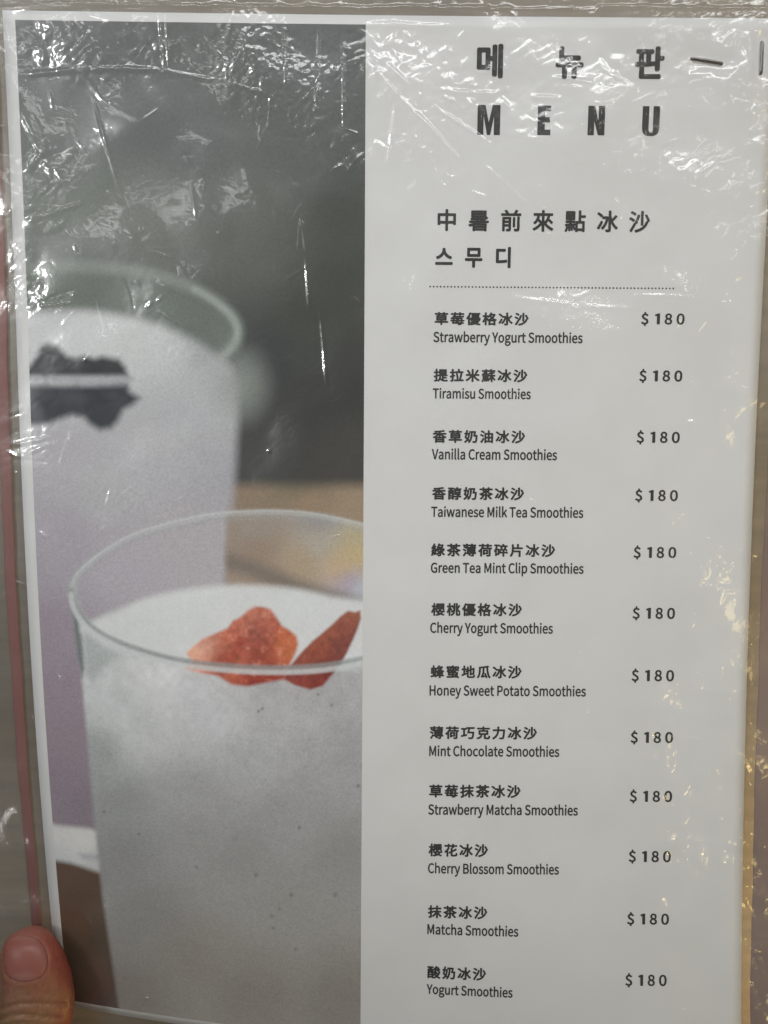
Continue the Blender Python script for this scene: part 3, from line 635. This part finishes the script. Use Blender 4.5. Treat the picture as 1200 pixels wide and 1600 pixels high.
def band_noise(seed, lam0, lam1, ang=None, aniso=1.0):
    """noise whose wavelengths (mm) lie between lam0 and lam1, unit variance"""
    r = np.random.default_rng(seed)
    F = np.fft.rfft2(r.standard_normal(fs))
    ky = np.fft.fftfreq(fs[0], FS)[:, None]; kx = np.fft.rfftfreq(fs[1], FS)[None, :]
    if ang is not None:
        c, s_ = math.cos(ang), math.sin(ang)
        k = np.hypot(kx * c + ky * s_, (-kx * s_ + ky * c) * aniso)
    else: k = np.hypot(kx, ky)
    k0, k1 = 1 / lam1, 1 / lam0
    w = np.exp(-0.5 * ((np.log(np.maximum(k, 1e-6)) - 0.5 * math.log(k0 * k1)) / (0.5 * math.log(k1 / k0) + 1e-3)) ** 2)
    w[0, 0] = 0
    n = np.fft.irfft2(F * w, s=fs)
    return n / n.std()

def zone(cx_, cy_, rx, ry, ang=0.0, soft=0.5):
    c, s_ = math.cos(ang), math.sin(ang)
    a = (FU - cx_) * c + (FV - cy_) * s_; b = -(FU - cx_) * s_ + (FV - cy_) * c
    d = np.hypot(a / rx, b / ry)
    return smooth(1 + soft, 1 - soft, d)

film_h = np.full(fs, 0.9)
film_h += 0.42 * band_noise(1, 28, 70) + 0.030 * band_noise(2, 9, 22)
# crumpled patches: folded noise gives flat shards with sharp edges
shard = np.abs(band_noise(3, 3, 9)) + 0.6 * np.abs(band_noise(4, 2.2, 6, 0.5, 2.5)) + 0.5 * np.abs(band_noise(5, 3, 8, -0.6, 2.5))
leather = band_noise(6, 1.6, 4.0)
facet = np.abs(band_noise(7, 4, 12, 0.9, 2.0))
spots = np.clip(band_noise(8, 6, 16) - 0.4, 0, 1.5)
amp = 0.02 + 0 * FU
for (x, y, rx, ry, an, a) in [(130, 80, 150, 45, 0, .17), (440, 120, 130, 80, 0.5, .10), (520, 200, 80, 45, 0.3, .14), (620, 80, 90, 60, 0, .12), (800, 100, 190, 45, 0.05, .15), (690, 140, 110, 40, 0.1, .17), (1110, 90, 100, 70, 0, .19), (640, 120, 90, 70, 0.3, .16), (960, 110, 60, 40, 0, .17),
    (950, 250, 260, 90, 0.3, .085), (640, 260, 90, 60, 0.6, .10), (760, 200, 160, 50, 0.5, .10), (80, 270, 45, 60, 0.9, .16), (60, 340, 45, 25, 0, .12), (40, 440, 30, 60, 0, .14), (80, 690, 60, 25, -0.3, .10), (130, 1075, 80, 40, 0.3, .14), (110, 470, 40, 20, -0.6, .12),
    (1100, 900, 90, 70, 0.1, .11), (1100, 1080, 80, 50, 0, .13), (1060, 1170, 110, 40, 0.2, .14), (1080, 1250, 80, 40, 0.2, .12), (1090, 1330, 110, 45, -0.1, .17), (1150, 700, 40, 350, 0, .06), (1190, 200, 30, 150, 0, .16),
    (1185, 1450, 30, 180, 0, .15), (1050, 1500, 120, 120, 0, .06), (900, 480, 120, 35, 0.1, .10), (1000, 460, 90, 40, -0.4, .09), (1100, 620, 80, 60, -0.6, .09), (880, 620, 120, 60, 0, .05), (980, 900, 120, 60, 0.2, .06), (230, 1250, 60, 40, 0, .06), (280, 1430, 60, 60, 0, .04)]:
    amp = np.maximum(amp, a * zone(x, y, rx, ry, an))
def facets(cell, seed, warp=0.35, ang=0.0, sx=1.0):
    """flat shards: heights given at the corners of a wobbly triangle net, straight in between"""
    r = np.random.default_rng(seed)
    c, s_ = math.cos(ang), math.sin(ang)
    wx = band_noise(seed + 500, cell * 1.2, cell * 3) * warp * cell; wy = band_noise(seed + 501, cell * 1.2, cell * 3) * warp * cell
    X = GX + wx; Y = GY + wy
    A_ = ((X * c + Y * s_) / (cell * sx)) + 200.0; B_ = ((-X * s_ + Y * c) / cell) + 200.0
    g = r.standard_normal((800, 800))
    i = A_.astype(int); j = B_.astype(int); u = A_ - i; w = B_ - j
    h00 = g[i, j]; h10 = g[i + 1, j]; h01 = g[i, j + 1]; h11 = g[i + 1, j + 1]
    lo_ = h00 + (h10 - h00) * u + (h11 - h10) * w; up_ = h00 + (h01 - h00) * w + (h11 - h01) * u
    return np.where(u > w, lo_, up_)
shards = 1.5 * facets(10.0, 61, 0.35, 0.35, 1.9) + 0.95 * facets(5.5, 62, 0.35, -0.5, 2.2) + 0.16 * facets(2.4, 63, 0.3, 0.9, 1.8)
topflap = smooth(-0.6, -2.2, GY)
amp = np.maximum(amp, 0.22 * topflap)
amp = amp * 1.2
film_h += 0.95 * amp * shards + amp * (0.10 * (shard - 1.2) + 0.5 * (facet - 0.8)) + 0.05 * amp * leather * (0.3 + spots)
film_h += 0.035 * leather * zone(430, 110, 110, 75, 0.4)
film_h += 0.005 * spots * leather

def crease(px0, py0, px1, py1, h, w, bend=0.0):
    """a sharp ridge along a line on the sheet (ends given in photo pixels, height and width in mm)"""
    x0, y0 = page_at(px0, py0); x1, y1 = page_at(px1, py1)
    crease_mm(x0, y0, x1, y1, h, w, bend)
def crease_mm(x0, y0, x1, y1, h, w, bend=0.0):
    L = math.hypot(x1 - x0, y1 - y0) + 1e-6; r = 4 * w + abs(bend) + 0.5
    j0 = max(0, int((min(x0, x1) - r - FX0) / FS)); j1 = min(fnx, int((max(x0, x1) + r - FX0) / FS) + 1)
    i0 = max(0, int((min(y0, y1) - r - FY0) / FS)); i1 = min(fny, int((max(y0, y1) + r - FY0) / FS) + 1)
    if j1 <= j0 or i1 <= i0: return
    X = GX[i0:i1, j0:j1]; Y = GY[i0:i1, j0:j1]
    t = ((X - x0) * (x1 - x0) + (Y - y0) * (y1 - y0)) / L; d = (-(X - x0) * (y1 - y0) + (Y - y0) * (x1 - x0)) / L
    u = t / L; d = d - bend * 4 * u * (1 - u)
    along = np.clip(np.minimum(t, L - t) / (0.25 * L + 0.3) , 0, 1)
    prof = np.maximum(0, 1 - np.abs(d) / w)
    prof = prof * prof * (3 - 2 * prof)
    film_h[i0:i1, j0:j1] += h * prof * along

for c_ in [(145, 147, 192, 315, .16, .7), (298, 280, 308, 345, .14, .6), (470, 335, 480, 402, .16, .6), (478, 400, 484, 490, .18, .6), (500, 482, 511, 606, .18, .6), (28, 168, 82, 278, .22, .8), (252, 18, 258, 118, .3, .8), (262, 20, 264, 122, .28, .8),
    (443, 25, 449, 150, .22, .7), (500, 28, 494, 192, .24, .8), (537, 38, 537, 238, .18, .6), (26, 118, 140, 112, .3, 1.0), (130, 113, 260, 110, .3, 1.0), (250, 110, 350, 130, .2, .9), (350, 130, 440, 160, .16, .8), (560, 90, 700, 235, .20, 1.0),
    (645, 172, 722, 258, .2, .8), (675, 168, 775, 232, .2, .8), (622, 140, 604, 268, .2, .8), (600, 100, 640, 140, .25, 1.0), (735, 240, 830, 330, .10, .8), (895, 470, 960, 434, .16, 1.0), (795, 466, 900, 478, .16, 1.2), (890, 478, 1005, 486, .12, 1.2),
    (1072, 640, 1148, 577, .18, .9), (1045, 628, 1100, 600, .12, .9), (1085, 920, 1110, 860, .14, .8), (1040, 820, 1070, 800, .14, .9), (690, 145, 780, 148, .26, 1.0), (826, 152, 880, 158, .26, 1.0), (855, 122, 930, 134, .24, .9),
    (1000, 1330, 1048, 1306, .22, 1.0), (1048, 1306, 1160, 1320, .2, 1.0), (1140, 1350, 1175, 1325, .22, .9), (1130, 1360, 1145, 1335, .2, .8), (40, 350, 130, 318, .18, 1.0), (60, 480, 125, 476, .16, .8), (20, 696, 90, 682, .2, 1.0), (30, 715, 90, 690, .2, 1.0),
    (560, 40, 720, 44, .3, 1.2), (20, 20, 130, 14, .3, 1.2), (640, 330, 760, 420, .05, 1.0), (905, 1140, 960, 1060, .08, .8), (1075, 1075, 1155, 1080, .2, 1.1), (1070, 912, 1175, 925, .2, 1.1), (1050, 1112, 1160, 1116, .2, 1.0), (1050, 1150, 1120, 1158, .2, 1.0),
    (470, 345, 466, 400, .1, .6), (145, 1430, 150, 1480, .1, .7), (320, 1475, 334, 1440, .1, .8), (225, 1562, 240, 1552, .2, .8), (215, 1245, 245, 1252, .16, .9), (435, 850, 441, 1180, .05, .7), (270, 920, 272, 1100, .04, .7)]:
    crease(*c_[:4], c_[4] * 1.5, c_[5] * 1.1)
# many small nicks and scratches, thicker where the sleeve has been handled
placed = 0
dens = 0.10 + amp / 0.22
while placed < 800:
    x, y = rng.uniform(-8, 218), rng.uniform(-4, 304)
    i, j = int((y - FY0) / FS), int((x - FX0) / FS)
    if rng.random() > dens[i, j]: continue
    a = rng.normal(-0.35 if x > 150 else 0.5, 0.7) if rng.random() < 0.75 else rng.uniform(0, 3.14)
    L = rng.gamma(2.0, 2.2) + 1.0
    crease_mm(x, y, x + L * math.cos(a), y + L * math.sin(a), rng.uniform(0.06, 0.20) * rng.choice([1, 1, -0.6]), rng.uniform(0.45, 0.9), rng.normal(0, 0.12) * L * 0.3)
    placed += 1
# heat seal along the mouth of the sleeve
film_h += 0.5 * np.exp(-((GY + 1.3 + 0.004 * GX) / 0.55) ** 2) - 0.35 * topflap
film_h += 0.10 * topflap * np.abs(band_noise(12, 5, 20, 1.57, 3.0))
# the film hugs the staples and is pressed flat under the thumb
film_h = 0.14 + np.log1p(np.exp((film_h - 0.14) * 6)) / 6
thx, thy = page_at(55, 1540)
press = smooth(26, 9, np.hypot((GX - thx) / 1.0, (GY - thy - 8) / 1.6))
film_h = film_h * (1 - press) + 0.2 * press
for q in [(1080, 92, 1128, 100), (1190, 66, 1188, 116)]:      # pinched down by the staples
    a_ = page_at(q[0], q[1]); b_ = page_at(q[2], q[3])
    pin = smooth(4.5, 0.8, seg_dist(GX, GY, a_, b_))
    film_h = film_h * (1 - pin) + 0.14 * pin
me = mesh_np('front_film', surf(GX, GY, film_h).reshape(-1, 3), grid_faces(fny, fnx))
link('front_film', me, FILM, menu)
bent_grid('back_film', FX0, FX1, FY0, FY1, 3.0, -1.6, BACKFILM, menu)

def strip(name, x0, x1, thick, off, mat):
    """a folded binding welt running down the side of the sleeve, oval in section"""
    ys = np.linspace(FY0, FY1, 120); k = 12
    a = np.linspace(0, 2 * math.pi, k, endpoint=False)
    cx_ = (x0 + x1) / 2; hw = (x1 - x0) / 2
    X = cx_ + hw * np.sign(np.cos(a)) * np.abs(np.cos(a)) ** 0.6; H = off + thick / 2 * np.sign(np.sin(a)) * np.abs(np.sin(a)) ** 0.6
    wob = 0.10 * np.sin(ys * 0.11) + 0.07 * np.sin(ys * 0.31 + 1)
    XX = X[None, :] + (wob - 0.006 * (ys - 150))[:, None]; YY = np.repeat(ys[:, None], k, 1)
    V_ = surf(XX, YY, H[None, :]).reshape(-1, 3)
    i = np.arange(len(ys) * k).reshape(len(ys), k); j = np.roll(i, -1, 1)
    F = np.stack([i[:-1], i[1:], j[1:], j[:-1]], -1).reshape(-1, 4)
    return link(name, mesh_np(name, V_, F), mat, menu)
s1 = strip('side_binding', -6.8, -3.4, 0.6, -1.0, MAROON); s1['label'] = 'thin maroon binding strip on the left'
s2 = strip('side_binding', 214.6, 225, 0.7, -2.3, ROSE); s2['label'] = 'wide dusty rose binding strip on the right'

# ------------------------------------------------------------------ staples
def staple(px0, py0, px1, py1, label):
    x0, y0 = page_at(px0, py0); x1, y1 = page_at(px1, py1)
    P = []
    for t, h in [(0, -1.9), (0, -0.2), (0.005, 0.25), (0.03, 0.42), (0.08, 0.48), (0.5, 0.5), (0.92, 0.48), (0.97, 0.42), (0.995, 0.25), (1, -0.2), (1, -1.9)]:
        x = x0 + (x1 - x0) * t; y = y0 + (y1 - y0) * t
        P.append(Vector(surf(x, y, h).tolist()))
    side = Vector(((y1 - y0), (x1 - x0), 0)).normalized(); k = 10; r = 0.00034
    V_ = []
    for i, p in enumerate(P):
        tan = (P[min(i + 1, len(P) - 1)] - P[max(i - 1, 0)]).normalized(); n = tan.cross(side).normalized(); s_ = n.cross(tan).normalized()
        for q in range(k):
            a = 2 * math.pi * q / k
            V_.append(tuple(p + n * (r * 0.8 * math.cos(a)) + s_ * (r * 1.15 * math.sin(a))))
    F = [(i * k + q, (i + 1) * k + q, (i + 1) * k + (q + 1) % k, i * k + (q + 1) % k) for i in range(len(P) - 1) for q in range(k)]
    o = link('staple', mesh_np('staple', V_, F), STEEL, menu); o['label'] = label
staple(1080, 92, 1128, 100, 'steel staple lying nearly level to the right of the Korean title')
staple(1190, 66, 1188, 116, 'steel staple standing upright at the right edge')

# ------------------------------------------------------------------ the hand
def ellipse_loft(bm, rings):
    """rings: (centre xyh in mm, half-width vector, half-thickness vector)"""
    k = 28; prev = None; first = None
    for c, a, b in rings:
        row = []
        for q in range(k):
            t = 2 * math.pi * q / k
            p = np.array(c) + np.array(a) * math.cos(t) + np.array(b) * math.sin(t)
            row.append(bm.verts.new(p))
        if prev:
            for q in range(k): bm.faces.new((prev[q], prev[(q + 1) % k], row[(q + 1) % k], row[q]))
        else: first = row
        prev = row
    bm.faces.new(list(reversed(first))); bm.faces.new(prev)

def tube(bm, P, R, flat=0.9, sub=5):
    """a tapered, bent limb through points P (mm) with radii R"""
    P = np.array(P, float); n = len(P); rings = []
    pts = []; rad = []
    for i in range(n - 1):
        p0 = P[max(i - 1, 0)]; p1 = P[i]; p2 = P[i + 1]; p3 = P[min(i + 2, n - 1)]
        for k in range(sub):
            t = k / sub
            pts.append(0.5 * ((2 * p1) + (-p0 + p2) * t + (2 * p0 - 5 * p1 + 4 * p2 - p3) * t * t + (-p0 + 3 * p1 - 3 * p2 + p3) * t ** 3)); rad.append(R[i] * (1 - t) + R[i + 1] * t)
    pts.append(P[-1]); rad.append(R[-1])
    # rounded ends
    d0 = pts[0] - pts[1]; d0 /= np.linalg.norm(d0); d1 = pts[-1] - pts[-2]; d1 /= np.linalg.norm(d1)
    pre = [(pts[0] + d0 * rad[0] * math.sin(a), rad[0] * math.cos(a)) for a in (1.45, 1.1, 0.75, 0.35)]
    post = [(pts[-1] + d1 * rad[-1] * math.sin(a), rad[-1] * math.cos(a)) for a in (0.35, 0.75, 1.1, 1.45)]
    seq = pre + list(zip(pts, rad)) + post
    up = np.array([0, 0, 1.0])
    for i, (p, r) in enumerate(seq):
        tg = seq[min(i + 1, len(seq) - 1)][0] - seq[max(i - 1, 0)][0]; tg /= np.linalg.norm(tg)
        s_ = np.cross(tg, up); s_ /= np.linalg.norm(s_) + 1e-9; u = np.cross(s_, tg)
        rings.append((p, s_ * r, u * r * flat))
    ellipse_loft(bm, rings)

TH = [  # photo row, left and right edge of the thumb there, height of its centre, half thickness (mm)
    (1451.5, 44, 56, -9.2, 1.5), (1454, 33, 66, -9.0, 3.0), (1458, 22, 72, -8.8, 4.1), (1465, 11, 79, -8.4, 5.4), (1475, 6, 87, -8.1, 6.2), (1487, 4, 95, -7.9, 6.8), (1502, 3.5, 102, -7.7, 7.2), (1525, 4, 110, -7.4, 7.5),
    (1548, 4, 114, -7.0, 7.7), (1567, 3, 115.5, -6.7, 7.9), (1583, 1, 114.5, -6.6, 8.0), (1600, -2, 111, -6.8, 7.9), (1640, -8, 106, -8.5, 7.8), (1690, -16, 104, -13, 8.2), (1740, -28, 104, -19, 9.5), (1800, -48, 104, -27, 11.5)]
def thumb_ring(py, l, r, h, th):
    a = np.array([*ray_at(l, py, h), h]); b = np.array([*ray_at(r, py, h), h])
    return (a + b) / 2, (b - a) / 2, np.array([0, 0, th])
bm = bmesh.new()
ellipse_loft(bm, [thumb_ring(*q) for q in TH])
tx, ty = ray_at(28, 1800, -27)
tube(bm, [(tx, ty - 6, -27), (tx - 4, ty + 22, -36), (tx - 8, ty + 50, -44)], [12, 17, 20], 0.85)
px_, py_ = tx, ty
tube(bm, [(px_ + 14, py_ + 10, -42), (px_ + 6, py_ + 38, -46), (px_ - 6, py_ + 68, -50)], [13, 20, 22], 0.62)
tube(bm, [(px_ + 26, py_ + 34, -44), (px_ + 14, py_ + 56, -48), (px_ - 4, py_ + 78, -51)], [12, 19, 21], 0.62)
tube(bm, [(px_ - 6, py_ + 60, -49), (px_ - 26, py_ + 110, -56), (px_ - 60, py_ + 200, -66)], [24, 27, 33], 0.72)
# four fingers reaching up behind the page
FING = [((px_ + 12, py_ + 4, -41), (px_ + 30, py_ - 18, -38), (px_ + 45, py_ - 30, -27), (51, 301.5, -20.5), 9.0, 6.6),
        ((px_ + 22, py_ + 16, -43), (px_ + 48, py_ - 4, -40), (px_ + 66, py_ - 16, -28), (px_ + 74, py_ - 22, -20), 9.2, 7.0),
        ((px_ + 28, py_ + 32, -44), (px_ + 56, py_ + 14, -41), (px_ + 72, py_ + 3, -29), (px_ + 79, py_ - 3, -20), 8.8, 6.6),
        ((px_ + 30, py_ + 48, -45), (px_ + 52, py_ + 36, -42), (px_ + 65, py_ + 27, -31), (px_ + 71, py_ + 22, -23), 7.8, 5.8)]
for a, b, c, d, r0, r1 in FING:
    tube(bm, [a, b, c, d], [r0 * 1.1, r0, (r0 + r1) / 2, r1], 0.92)
bmesh.ops.recalc_face_normals(bm, faces=bm.faces)
for v in bm.verts: v.co = Vector(world(v.co.x, v.co.y, v.co.z).tolist())
bmesh.ops.recalc_face_normals(bm, faces=bm.faces)
raw = bpy.data.meshes.new('hand'); bm.to_mesh(raw); bm.free()
tmp = bpy.data.objects.new('hand', raw); COL.objects.link(tmp)
rm = tmp.modifiers.new('r', 'REMESH'); rm.mode = 'VOXEL'; rm.voxel_size = 0.00075; rm.use_smooth_shade = True
sm = tmp.modifiers.new('s', 'SMOOTH'); sm.factor = 0.5; sm.iterations = 10
dg = bpy.context.evaluated_depsgraph_get()
hme = bpy.data.meshes.new_from_object(tmp.evaluated_get(dg))
bpy.data.objects.remove(tmp); bpy.data.meshes.remove(raw)
n = len(hme.vertices); co = np.empty(n * 3, np.float32); hme.vertices.foreach_get('co', co); co = co.reshape(-1, 3).astype(float)
nm = np.empty(n * 3, np.float32); hme.vertices.foreach_get('vector', nm) if False else hme.vertices.foreach_get('normal', nm); nm = nm.reshape(-1, 3)
hx = co[:, 0] * 1000 + 105; hy = 148.5 - co[:, 1] * 1000; hh = co[:, 2] * 1000
hu, hv = project(hx, hy, hh)
facing = smooth(0.0, 0.5, nm[:, 2]) * smooth(-14, -8, hh)
dsp = np.zeros(n)
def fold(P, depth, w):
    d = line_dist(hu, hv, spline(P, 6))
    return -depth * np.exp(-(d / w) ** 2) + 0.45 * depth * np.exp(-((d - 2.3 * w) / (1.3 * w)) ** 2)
for P, dep, w in [([(2, 1575), (25, 1569), (50, 1567), (80, 1568), (104, 1570)], .45, 2.6), ([(-4, 1594), (14, 1587), (36, 1585), (66, 1588), (92, 1591)], .5, 2.8), ([(10, 1581), (40, 1577), (72, 1579)], .16, 2.0), ([(0, 1604), (40, 1598), (90, 1602)], .3, 2.5), ([(8, 1538), (30, 1543), (56, 1540)], .10, 3)]:
    dsp += fold(P, dep, w)
NAILP = spline([(7, 1476), (14, 1467), (28, 1462), (46, 1463), (61, 1469), (70, 1480), (74, 1495), (73, 1512), (66, 1525), (52, 1532), (34, 1534), (18, 1530), (8, 1519), (5, 1498)], 5, True)
dn = poly_sdf(hu, hv, NAILP)
low = 0.25 + 0.75 * smooth(1466, 1500, hv)
dsp += low * (-0.12 * np.exp(-((dn + 1) / 2.4) ** 2) + 0.15 * np.exp(-((dn - 5) / 4.0) ** 2)) - 0.22 * smooth(2, -3, dn)
dsp += 0.05 * np.sin(hu * 0.9 + 3 * np.sin(hv * 0.21)) * np.sin(hv * 0.75)
co2 = co + nm * (dsp * facing / 1000)[:, None]
hme.vertices.foreach_set('co', co2.astype(np.float32).ravel()); hme.update()
hme.polygons.foreach_set('use_smooth', np.ones(len(hme.polygons), bool))
# skin tone: red where the tip is pressed, paler and yellower over the joint
skin = blend(hu, hv, [(45, 1456, (150, 100, 84)), (80, 1475, (146, 82, 64)), (96, 1505, (138, 70, 56)), (100, 1535, (130, 66, 54)), (60, 1545, (138, 88, 70)), (20, 1545, (134, 86, 70)), (30, 1558, (136, 110, 78)), (70, 1558, (140, 110, 76)), (100, 1560, (126, 88, 62)),
    (40, 1578, (140, 108, 80)), (60, 1600, (140, 118, 82)), (108, 1590, (130, 76, 64)), (10, 1600, (132, 110, 76)), (50, 1800, (140, 108, 86)), (150, 2000, (140, 105, 86)), (300, 1600, (170, 100, 80))], 3.2)
nzs = np.sin(hu * 0.35 + 2 * np.sin(hv * .11)) * np.sin(hv * 0.3 + 1.7 * np.sin(hu * .17))
alb_s = skin * np.array([0.95, 0.86, 0.94]) * (1 + 0.05 * nzs + 0.06 * rng.standard_normal(n))[:, None]
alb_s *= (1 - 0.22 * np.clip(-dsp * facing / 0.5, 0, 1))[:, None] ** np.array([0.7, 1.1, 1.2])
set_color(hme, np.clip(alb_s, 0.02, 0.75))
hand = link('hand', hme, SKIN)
hand['label'] = 'bare hand holding the menu at its lower left corner, thumb in front of the plastic'
hand['category'] = 'hand'

# the nail: a thin curved plate with a thickness of its own, laid on the thumb
bv = BVHTree.FromPolygons([tuple(p) for p in co], [tuple(p.vertices) for p in hme.polygons])
eye = cam_o.matrix_world.translation
gx = np.arange(4, 77, 1.6); gy = np.arange(1458, 1539, 1.6)
NU, NV = np.meshgrid(gx, gy)
sd = poly_sdf(NU, NV, NAILP)
V_ = []; ok = np.zeros(NU.shape, bool); idx = -np.ones(NU.shape, int); colr = []
for i in range(NU.shape[0]):
    for j in range(NU.shape[1]):
        if sd[i, j] > 0.9: continue
        x, y = ray_at(NU[i, j], NV[i, j], 0.0)
        d = (Vector(world(x, y, 0.0).tolist()) - eye).normalized()
        hit = bv.ray_cast(eye, d)
        if hit[0] is None or hit[0].z < -0.016: continue
        lift = 0.00006 + 0.00014 * float(smooth(0, -9, sd[i, j])) - 0.00022 * float(smooth(-0.8, 0.9, sd[i, j]))
        idx[i, j] = len(V_); V_.append(tuple(hit[0] + hit[1] * lift))
        lun = float(smooth(4, -4, poly_sdf(np.array([NU[i, j]]), np.array([NV[i, j]]), [(22, 1524), (34, 1519), (48, 1519), (58, 1524), (48, 1531), (30, 1532)])[0]))
        tipc = float(smooth(1474, 1464, NV[i, j]))
        c = lin((144, 94, 82)) * (1 - lun) + lin((148, 108, 96)) * lun
        c = c * (1 - 0.5 * tipc) + lin((168, 128, 112)) * 0.5 * tipc
        colr.append(c * np.array([0.92, 0.82, 0.88]))
F = []
for i in range(NU.shape[0] - 1):
    for j in range(NU.shape[1] - 1):
        q = (idx[i, j], idx[i, j + 1], idx[i + 1, j + 1], idx[i + 1, j])
        if min(q) >= 0: F.append((q[3], q[2], q[1], q[0]))
nme = mesh_np('thumbnail', V_, F)
set_color(nme, np.clip(np.array(colr), 0, 0.8))
no = link('thumbnail', nme, NAIL, hand)
so = no.modifiers.new('thickness', 'SOLIDIFY'); so.thickness = 0.0003; so.offset = -1
